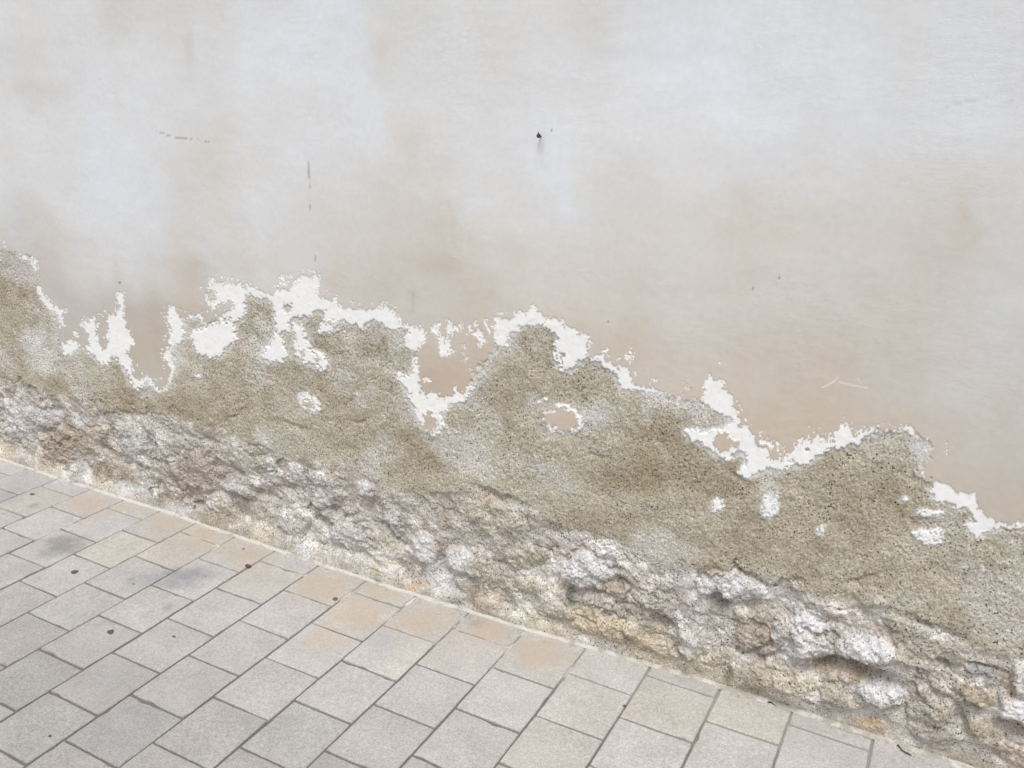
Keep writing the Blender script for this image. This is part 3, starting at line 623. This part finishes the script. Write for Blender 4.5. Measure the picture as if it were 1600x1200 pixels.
# mortar fillet along the foot of the wall
def fillet():
    n = 900; xs_ = np.linspace(X_L, X_R, n); vb = np.interp(xs_, UB, VB)
    w = .010 + .0035 * fbm(xs_ * 18, xs_ * 0, 3, 140) + .003 * fbm(xs_ * 90, xs_ * 0, 2, 144) + .002 * np.sin(xs_ * 2.1)
    w = w * np.interp(xs_, [0, 2.2, 2.5, 5], [.85, .9, 1.25, 1.2])
    hh = .0042 + .0015 * fbm(xs_ * 70, xs_ * 0 + 3, 2, 148)
    rings = [(vb + w, .0002 + 0 * xs_), (vb + w * .72, hh * .75), (vb + w * .2, hh), (vb - .03, hh * 1.2), (vb - .05, -.02 + 0 * xs_)]
    V = []; Fc = []
    for i in range(n):
        for a, b in rings: V.append((xs_[i] - WX, -a[i], b[i]))
    for i in range(n - 1):
        for j in range(4): Fc.append((i * 5 + j, i * 5 + j + 1, (i + 1) * 5 + j + 1, (i + 1) * 5 + j))
    return pymesh('mortar_fillet', V, Fc)
k = N('pale_mortar'); p_ = k.n('ShaderNodeNewGeometry').outputs['Position']
sxm0 = k.n('ShaderNodeSeparateXYZ', Vector=p_).outputs
a_ = k.ramp(k.math('ADD', k.noise(p_, 16, 5, .7), k.ramp(sxm0[0], 2.1, 2.8, 0, .12)), .50, .66); b_ = k.noise(p_, 260, 3); sxm = k.n('ShaderNodeSeparateXYZ', Vector=p_).outputs
cm = k.mix(a_, (*lin((232, 229, 222)) * .8, 1) if False else (.60, .585, .55, 1), (.40, .375, .33, 1))
cm = k.mix(k.ramp(b_, .55, .72, 0, .45), cm, (.22, .2, .17, 1)); k.link(cm, k.b.inputs['Base Color']); k.link(k.bump(b_, .0012), k.b.inputs['Normal'])
link('mortar_fillet', fillet(), k.m, wall)
# rusty nail head with a short shank
def lathe(profile, seg=14):
    V = []; Fc = []
    for r, z in profile:
        for s in range(seg): a = 2 * math.pi * s / seg; V.append((r * math.cos(a), r * math.sin(a), z))
    for i in range(len(profile) - 1):
        for s in range(seg): Fc.append((i * seg + s, i * seg + (s + 1) % seg, (i + 1) * seg + (s + 1) % seg, (i + 1) * seg + s))
    Fc.append(tuple(range(seg))[::-1]); Fc.append(tuple(range((len(profile) - 1) * seg, len(profile) * seg)))
    return V, Fc
rust = simple_mat('rusted_iron', (74, 68, 62), .7, .4, 900)
V, Fc = lathe([(.0022, -.02), (.0022, .016), (.0052, .0165), (.0058, .018), (.0045, .0192), (.001, .0196)])
np_ = wall_pt(845, 213)
nail = link('nail', pymesh('nail', V, Fc), rust, wall, (np_[0] - WX, 0, np_[2])); nail.rotation_euler = (math.radians(84), 0, math.radians(8))
nail['label'] = 'rusty nail sticking out of the pale paint'
V, Fc = lathe([(.0012, 0), (.0013, .007), (.0006, .009)], 8)
hook = link('bent_wire', pymesh('bent_wire', V, Fc), rust, nail, (.0008, .002, .017)); hook.rotation_euler = (math.radians(-70), 0, .3)

# ================================================================== THE PAVING
paving = empty('pavement', (1.6, -.9, 0)); paving['kind'] = 'structure'
def bed():
    # sand bed with filled joints: rises and whitens next to the wall
    xs_ = np.arange(-4.0, 5.81, .02); vs_ = np.concatenate([np.arange(-.04, .40, .02), np.arange(.40, 3.4, .1)])
    V = []; Fc = []; cc_ = []
    for i, v_ in enumerate(vs_):
        nz = fbm(xs_ * 4, xs_ * 0 + v_ * 4, 3, 150)
        z = -.0065 + .0026 * ss(.20, .05, v_ + nz * .10) + .0008 * fbm(xs_ * 30, xs_ * 0 + v_ * 30, 2, 153)
        for x_, z_ in zip(xs_, z): V.append((x_ - 1.6, -v_ + .9, z_))
    n = len(xs_)
    for i in range(len(vs_) - 1):
        for j in range(n - 1): Fc.append((i * n + j, (i + 1) * n + j, (i + 1) * n + j + 1, i * n + j + 1))
    return pymesh('joint_sand', V, Fc)
k = N('joint_sand'); p_ = k.n('ShaderNodeNewGeometry').outputs['Position']
sx = k.n('ShaderNodeSeparateXYZ', Vector=p_).outputs
nn = k.noise(p_, 7, 4, .6); fine = k.noise(p_, 300, 3)
near_w = k.ramp(k.math('ADD', sx[1], k.math('MULTIPLY', k.math('SUBTRACT', nn, .5), .6)), -.32, -.10)
mid_x = k.math('MULTIPLY', k.ramp(sx[0], .3, .9), k.ramp(sx[0], 2.6, 2.2))
cc_ = k.mix(k.ramp(fine, .3, .7), (.115, .11, .105, 1), (.23, .22, .205, 1))
cc_ = k.mix(k.math('MULTIPLY', near_w, .45), cc_, (.46, .43, .38, 1))
cc_ = k.mix(k.math('MULTIPLY', k.math('MULTIPLY', near_w, mid_x), k.ramp(k.noise(p_, 12, 3), .50, .62)), cc_, (.66, .64, .60, 1))
k.link(cc_, k.b.inputs['Base Color']); k.link(k.bump(fine, .0015), k.b.inputs['Normal'])
link('joint_sand', bed(), k.m, paving)

k = N('concrete_paver'); p_ = k.n('ShaderNodeNewGeometry').outputs['Position']; oi = k.n('ShaderNodeObjectInfo')
sx = k.n('ShaderNodeSeparateXYZ', Vector=p_).outputs
oc = oi.outputs['Color']; wear = oi.outputs['Alpha']
off = k.n('ShaderNodeVectorMath', _operation='ADD'); k.link(p_, off.inputs[0])
sc = k.n('ShaderNodeCombineXYZ'); [k.link(k.math('MULTIPLY', oi.outputs['Random'], 7.0 + i), sc.inputs[i]) for i in range(3)]; k.link(sc.outputs[0], off.inputs[1])
op = off.outputs[0]
m1 = k.ramp(k.noise(op, 9, 5, .65), .32, .68, .93, 1.06)
m2 = k.ramp(k.noise(op, 200, 3, .75), .3, .7, .80, 1.18); m3 = k.ramp(k.noise(op, 75, 4, .65), .3, .7, .93, 1.07)
mm_ = k.math('MULTIPLY', k.math('MULTIPLY', m1, m2), m3)
cb = k.n('ShaderNodeCombineXYZ'); [k.link(mm_, cb.inputs[i]) for i in range(3)]
c0 = k.mix(1.0, oc, cb.outputs[0], 'MULTIPLY')
# warm earth washed from the wall
pn = k.noise(p_, 3.4, 5, .62)
wy_ = k.math('MULTIPLY', k.ramp(sx[1], -.46, -.10), k.math('MULTIPLY', k.ramp(sx[0], -.3, .5), k.ramp(sx[0], 3.1, 2.1)))
pe = k.math('MULTIPLY', k.ramp(pn, .43, .66), wy_)
c0 = k.mix(k.math('MULTIPLY', pe, .20), c0, (.46, .34, .235, 1))
# grey-blue scuff and dark scuffs
def spot(cx, cy, r0, r1):
    d = k.n('ShaderNodeVectorMath', _operation='DISTANCE'); k.link(p_, d.inputs[0]); d.inputs[1].default_value = (cx, cy, 0)
    return k.ramp(k.math('ADD', d.outputs['Value'], k.math('MULTIPLY', k.math('SUBTRACT', k.noise(p_, 14, 5, .7), .5), r1 * 1.6)), r1, r0)
for (px_, py_, r0, r1, cl, am) in ((288,902,.0,.13,(.22,.225,.25,1),.75),(235,905,.0,.10,(.26,.27,.30,1),.4),(100,852,.0,.13,(.19,.19,.185,1),.65),(10,775,.0,.12,(.3,.3,.33,1),.5),(205,905,.0,.02,(.2,.2,.19,1),.6),
                                   (595,1010,.0,.12,(.36,.38,.43,1),.45),(160,1065,.0,.14,(.40,.41,.45,1),.3),(262,950,.0,.03,(.25,.24,.24,1),.5),(746,975,.0,.035,(.2,.17,.12,1),.7),(138,786,.03,.10,(.50,.415,.335,1),0.60),(262,815,.03,.12,(.50,.415,.335,1),0.65),(318,838,.03,.09,(.50,.415,.335,1),0.55),(390,868,.03,.11,(.50,.415,.335,1),0.50),(500,915,.03,.13,(.50,.415,.335,1),0.65),(555,958,.03,.12,(.50,.415,.335,1),0.55),(505,1000,.03,.11,(.50,.415,.335,1),0.50),(665,968,.03,.12,(.50,.415,.335,1),0.65),(760,985,.03,.09,(.50,.415,.335,1),0.75),(842,1018,.03,.12,(.50,.415,.335,1),0.70),(600,925,.03,.08,(.50,.415,.335,1),0.55),(52,790,.0,.04,(.25,.24,.23,1),.5)):
    g_ = ground_pt(px_, py_); c0 = k.mix(k.math('MULTIPLY', spot(g_[0], g_[1], r0, r1), am), c0, cl)
# sparse dark and light grains
vv = k.voro(op, 190); sp = k.n('ShaderNodeSeparateColor', Color=vv.outputs['Color']).outputs
dk = k.math('MULTIPLY', k.math('GREATER_THAN', sp[0], .93), k.ramp(vv.outputs['Distance'], .4, .2))
c0 = k.mix(k.math('MULTIPLY', dk, .45), c0, (.17, .16, .15, 1))
lt = k.math('MULTIPLY', k.math('GREATER_THAN', sp[1], .93), k.ramp(vv.outputs['Distance'], .4, .2))
c0 = k.mix(k.math('MULTIPLY', lt, .45), c0, (.68, .67, .64, 1))
k.link(c0, k.b.inputs['Base Color'])
pits = k.ramp(k.noise(op, 420, 2), .30, .45)
hh_ = k.math('ADD', k.math('MULTIPLY', k.noise(op, 260, 3, .7), .5), k.math('MULTIPLY', pits, .5))
k.link(k.bump(hh_, .0011), k.b.inputs['Normal']); k.b.inputs['Roughness'].default_value = .85
PAVER_MAT = k.m

PHASE = {2:(.298,0),3:(.192,0),4:(.296,0),5:(.198,0),6:(.104,0),7:(.205,0),8:(.103,0),9:(.207,0),10:(.114,0),11:(.222,0),12:(.140,0),13:(.240,0),14:(.141,0),15:(.248,0)}
USH = {0:.000,1:.004,2:-.001,3:.001,4:-.004,5:-.001,6:-.002,7:-.001,8:.001,9:.001,10:-.001,11:-.001,12:-.001,13:-.003,14:.001,15:-.002,16:.004}
def uline(i, v): return i * .2 + USH.get(i, random.Random(i).uniform(-.003, .003)) + (.008 if 10 <= i <= 14 else .002) * -(v - .15)
def phase(i):
    if i in PHASE: return PHASE[i][0]
    return (.100 if i % 2 == 0 else .200) + (.05 if i > 15 else 0) + random.Random(i + 50).uniform(-.004, .004)
def paver_verts(i, v0, v1, rnd):
    # four corners in (u, v); gap between stones ~5 mm; ragged worn arris
    g = .0021
    cs = []
    for (ii, vv_, su, sv) in ((i, v0, 1, 1), (i + 1, v0, -1, 1), (i + 1, v1, -1, -1), (i, v1, 1, -1)):
        cs.append((uline(ii, vv_) + su * (g + rnd.uniform(-.0006, .0012)), vv_ + sv * (g + rnd.uniform(-.0006, .0012))))
    tilt = [rnd.uniform(-.0017, .0017) for _ in range(4)]
    per = []; nseg = 8
    for a in range(4):
        b = (a + 1) % 4
        for t in range(nseg):
            w = t / nseg; ch = (rnd.uniform(0, .0014) if t else .0016) + (rnd.uniform(.002, .006) if rnd.random() < .035 else 0)
            x_ = cs[a][0] * (1 - w) + cs[b][0] * w; y_ = cs[a][1] * (1 - w) + cs[b][1] * w
            cx = sum(q_[0] for q_ in cs) / 4; cy = sum(q_[1] for q_ in cs) / 4
            d = math.hypot(cx - x_, cy - y_) + 1e-6
            per.append((x_ + (cx - x_) / d * ch, y_ + (cy - y_) / d * ch, tilt[a] * (1 - w) + tilt[b] * w))
    cx = sum(q_[0] for q_ in cs) / 4; cy = sum(q_[1] for q_ in cs) / 4
    V = []
    for ins, z in ((0, -.035), (0, -.0022), (.0022, 0.0)):
        for (x_, y_, tz) in per:
            d = math.hypot(cx - x_, cy - y_) + 1e-6
            V.append((x_ + (cx - x_) / d * ins * 1.3, -(y_ + (cy - y_) / d * ins * 1.3), z + tz))
    n = len(per); Fc = []
    for r in range(2):
        for j in range(n): Fc.append((r * n + j, (r * n) + (j + 1) % n, (r + 1) * n + (j + 1) % n, (r + 1) * n + j))
    V.append((cx, -cy, sum(tilt) / 4))
    for j in range(n): Fc.append((2 * n + j, 2 * n + (j + 1) % n, 3 * n))
    Fc = [tuple(reversed(f_)) for f_ in Fc]
    return V, Fc, (cx, -cy)
rndp = random.Random(11); stuffV, stuffF = [], []; npv = 0
for i in range(-20, 29):
    first = phase(i); edges = [first + k_ * .2009 for k_ in range(-2, 17)]
    if i == 13: edges = [-.03, .036] + [e for e in edges if e > .1]
    elif i == 15: edges = [-.03, .046] + [e for e in edges if e > .1]
    elif i == 17: edges = [-.03, .05] + [e for e in edges if e > .12]
    else: edges = [-.03] + [e for e in edges if e > .05]
    for a, b in zip(edges[:-1], edges[1:]):
        if b > 3.3: break
        V, Fc, ctr = paver_verts(i, a, b, rndp)
        inview = (-5 <= i <= 20) and a < 1.55
        tone = rndp.gauss(0, 1)
        if not inview:
            o_ = len(stuffV); stuffV += V; stuffF += [tuple(x_ + o_ for x_ in f_) for f_ in Fc]; continue
        sub = [(x_ - ctr[0], y_ - ctr[1], z_) for x_, y_, z_ in V]
        o = link('paver', pymesh('paver', sub, Fc), PAVER_MAT, paving, (ctr[0] - 1.6, ctr[1] + .9, rndp.uniform(-.0007, .0007)))
        # concrete tone: paler towards the wall, darker away from it and slightly to the left
        cx, cy = ctr
        f1 = min(1, max(0, (-cy) / 1.1)); f2 = min(1, max(0, (2.6 - cx) / 2.6))
        L0 = 208 - 24 * (lambda t_: t_ * t_ * (3 - 2 * t_))(min(1, max(0, (f1 - .25) / .65))) - 3 * f2 + tone * 2.2
        wmt = 2.6 + rndp.gauss(0, .55) + (2.2 if rndp.random() < .15 else 0) + (1.0 if -cy < .35 and cx > .6 else 0)
        cl = lin((L0 + wmt * .5, L0 - 1, L0 - wmt * 1.25)) / 1.30
        o.color = (cl[0], cl[1], cl[2], 1); npv += 1
far = link('paver', pymesh('outer_pavers', [(x_ - 1.6, y_ + .9, z_) for x_, y_, z_ in stuffV], stuffF), PAVER_MAT, paving)
far['kind'] = 'stuff'; cl = lin((196, 193, 187)) / 1.30; far.color = (*cl, 1)
# the street beyond
gm = simple_mat('street_concrete', (150, 148, 144), .9, .12, 30)
v, f = [(-400, -400, -.03), (400, -400, -.03), (400, 400, -.03), (-400, 400, -.03)], [(0, 1, 2, 3)]
grd = link('ground', pymesh('ground', v, f), gm); grd['kind'] = 'structure'

# ================================================================== LITTLE THINGS ON THE PAVING
gum = simple_mat('old_gum', (92, 90, 84), .8, .15, 300)
gum2 = simple_mat('faded_gum', (138, 132, 124), .8, .1, 300)
redleaf = simple_mat('dry_leaf', (134, 92, 70), .8, .2, 300)
darkstone = simple_mat('dark_pebble', (84, 80, 82), .6, .3, 300)
black = simple_mat('burnt_twig', (52, 46, 42), .8, .3, 500)
def blob(name, pts, mat, label, cat, group=None, h=.0012, z=.0012):
    g_ = np.array([ground_pt(*p)[:2] for p in pts]); c_ = g_.mean(0); n = len(g_)
    # smooth the outline
    t = []
    for i in range(n):
        a, b, c2 = g_[i - 1], g_[i], g_[(i + 1) % n]
        t += [b * .75 + a * .25, b * .75 + c2 * .25]
    g_ = np.array(t); n = len(g_)
    V = [(p[0] - c_[0], p[1] - c_[1], 0) for p in g_] + [((p[0] - c_[0]) * .82, (p[1] - c_[1]) * .82, h * random.uniform(.75, 1.1)) for p in g_] + [(0, 0, h * 1.15)]
    Fc = [(i, (i + 1) % n, n + (i + 1) % n, n + i) for i in range(n)] + [(n + i, n + (i + 1) % n, 2 * n) for i in range(n)]
    o = link(name, pymesh(name, V, Fc), mat, None, (c_[0], c_[1], z)); tag(o, label, cat, group); return o
gr = 'dark gum spots trodden onto the pavers'
blob('gum_spot', [(110,894),(114,891.5),(121,891),(123,893),(118,896.5),(112,897)], gum, 'dark oval gum spot near the top left of the paving, below the smudged grey paver', 'gum spot', gr)
blob('gum_spot', [(167,987),(171,985),(178,983.5),(178,989),(173,992.5),(168,990)], gum, 'largest dark gum spot, an angular patch in the middle of a left paver', 'gum spot', gr)
blob('gum_spot', [(269,994),(272,993.4),(275,994.5),(273,996.2),(270,996)], gum, 'tiny black gum spot right of the angular gum patch', 'gum spot', gr, .001)
blob('gum_spot', [(46,772),(50,771),(55,771.5),(54,773.5),(48,774.5)], gum, 'small dark gum spot farthest back, beside the wall on the left', 'gum spot', gr)
blob('gum_spot', [(206,911),(210,911),(211,914),(207,914)], gum2, 'small faded gum spot on the paver before the bluish scuff', 'gum spot', gr)
blob('gum_spot', [(75,1150),(80,1148),(81,1151),(77,1153)], gum, 'small round gum spot nearest the bottom left corner', 'gum spot', gr)
blob('gum_spot', [(378,857),(382,856),(383,859),(379,860)], gum2, 'small grey gum spot on the peach paver by the wall', 'gum spot', gr)
blob('fallen_leaf', [(519,936),(522,933.5),(527,933.5),(529,936),(526,939),(521,939)], redleaf, 'rust brown round leaf scrap on the pinkish paver near the wall', 'leaf', h=.001, z=.0012)
blob('fallen_leaf', [(972,1102.5),(975,1101.5),(980,1102.5),(979,1104.5),(974,1104.5)], redleaf, 'small red brown leaf scrap lying across a paver joint on the right', 'leaf', h=.002, z=.001)
def pebble(px_, py_, r, sc, mat, label):
    import bmesh
    bm = bmesh.new(); bmesh.ops.create_icosphere(bm, subdivisions=3, radius=r); rn = random.Random(int(px_))
    ph = [rn.uniform(0, 6) for _ in range(3)]
    for v_ in bm.verts:
        n_ = v_.co.normalized(); q_ = 1 + .14 * math.sin(4 * n_.x + ph[0]) + .12 * math.sin(5 * n_.y + ph[1]) * math.cos(3 * n_.z + ph[2])
        v_.co = Vector((v_.co.x * sc[0] * q_, v_.co.y * sc[1] * q_, v_.co.z * sc[2] * q_))
    me = bpy.data.meshes.new('pebble'); bm.to_mesh(me); bm.free()
    for p in me.polygons: p.use_smooth = True
    g_ = ground_pt(px_, py_); o = link('pebble', me, mat, None, (g_[0], g_[1], r * sc[2] * .85)); tag(o, label, 'pebble'); return o
pebble(388, 886, .0085, (1.25, .9, .6), darkstone, 'dark grey pebble on the joint beside the peach paver')
def twig(pts, rads, label):
    import bmesh
    P3 = [Vector((*ground_pt(*p)[:2], r * 1.1 + .004)) for p, r in zip(pts, rads)]; c_ = P3[0].copy(); c_.z = 0
    V = []; Fc = []; sg = 7
    for i, p in enumerate(P3):
        d = (P3[min(i + 1, len(P3) - 1)] - P3[max(i - 1, 0)]).normalized(); s_ = d.cross(Vector((0, 0, 1))).normalized(); u_ = s_.cross(d)
        for a in range(sg):
            an = 2 * math.pi * a / sg; V.append(p - c_ + (s_ * math.cos(an) + u_ * math.sin(an)) * rads[i])
    for i in range(len(P3) - 1):
        for a in range(sg): Fc.append((i * sg + a, i * sg + (a + 1) % sg, (i + 1) * sg + (a + 1) % sg, (i + 1) * sg + a))
    Fc.append(tuple(range(sg))[::-1]); Fc.append(tuple(range((len(P3) - 1) * sg, len(P3) * sg)))
    me = pymesh('twig', V, Fc)
    for p in me.polygons: p.use_smooth = True
    o = link('twig', me, black, None, c_); tag(o, label, 'twig'); return o
twig([(1401,1168),(1402.5,1167),(1405,1170),(1409,1175),(1414,1178),(1420,1181),(1424,1183)], [.0012,.0024,.0014,.0014,.0015,.0017,.0008], 'curved black twig with a knobbed end at the foot of the wall, bottom right')
twig([(1199,1099.5),(1201,1100),(1205,1100.5),(1209,1103),(1213,1105)], [.0012,.0022,.002,.001,.0006], 'short dark twig stub against the mortar left of the curved twig')
rc = random.Random(5); CV, CF = [], []
for _ in range(230):
    x_ = rc.uniform(-.5, 3.6) if rc.random() < .45 else rc.uniform(1.6, 3.6)
    v_ = np.interp(x_, UB, VB) + .012 + abs(rc.gauss(0, .018)); r_ = rc.choice((.0008, .0011, .0015, .0022)); o_ = len(CV)
    for dx, dy, dz in ((1, 0, 0), (0, 1, 0), (-1, 0, 0), (0, -1, 0), (0, 0, .8), (0, 0, -.5)):
        CV.append((x_ + dx * r_ * rc.uniform(.6, 1.3), -v_ + dy * r_ * rc.uniform(.6, 1.3), .0015 + r_ * .4 + dz * r_))
    CF += [tuple(o_ + q_ for q_ in t_) for t_ in ((0, 1, 4), (1, 2, 4), (2, 3, 4), (3, 0, 4), (1, 0, 5), (2, 1, 5), (3, 2, 5), (0, 3, 5))]
cr = link('mortar_crumbs', pymesh('mortar_crumbs', CV, CF), simple_mat('crumb', (150, 142, 126), .95, .3, 60)); tag(cr, 'small crumbs of mortar and grit fallen along the foot of the wall', 'crumbs', None, 'stuff')
print('pavers', npv, 'grid', NR, NC)
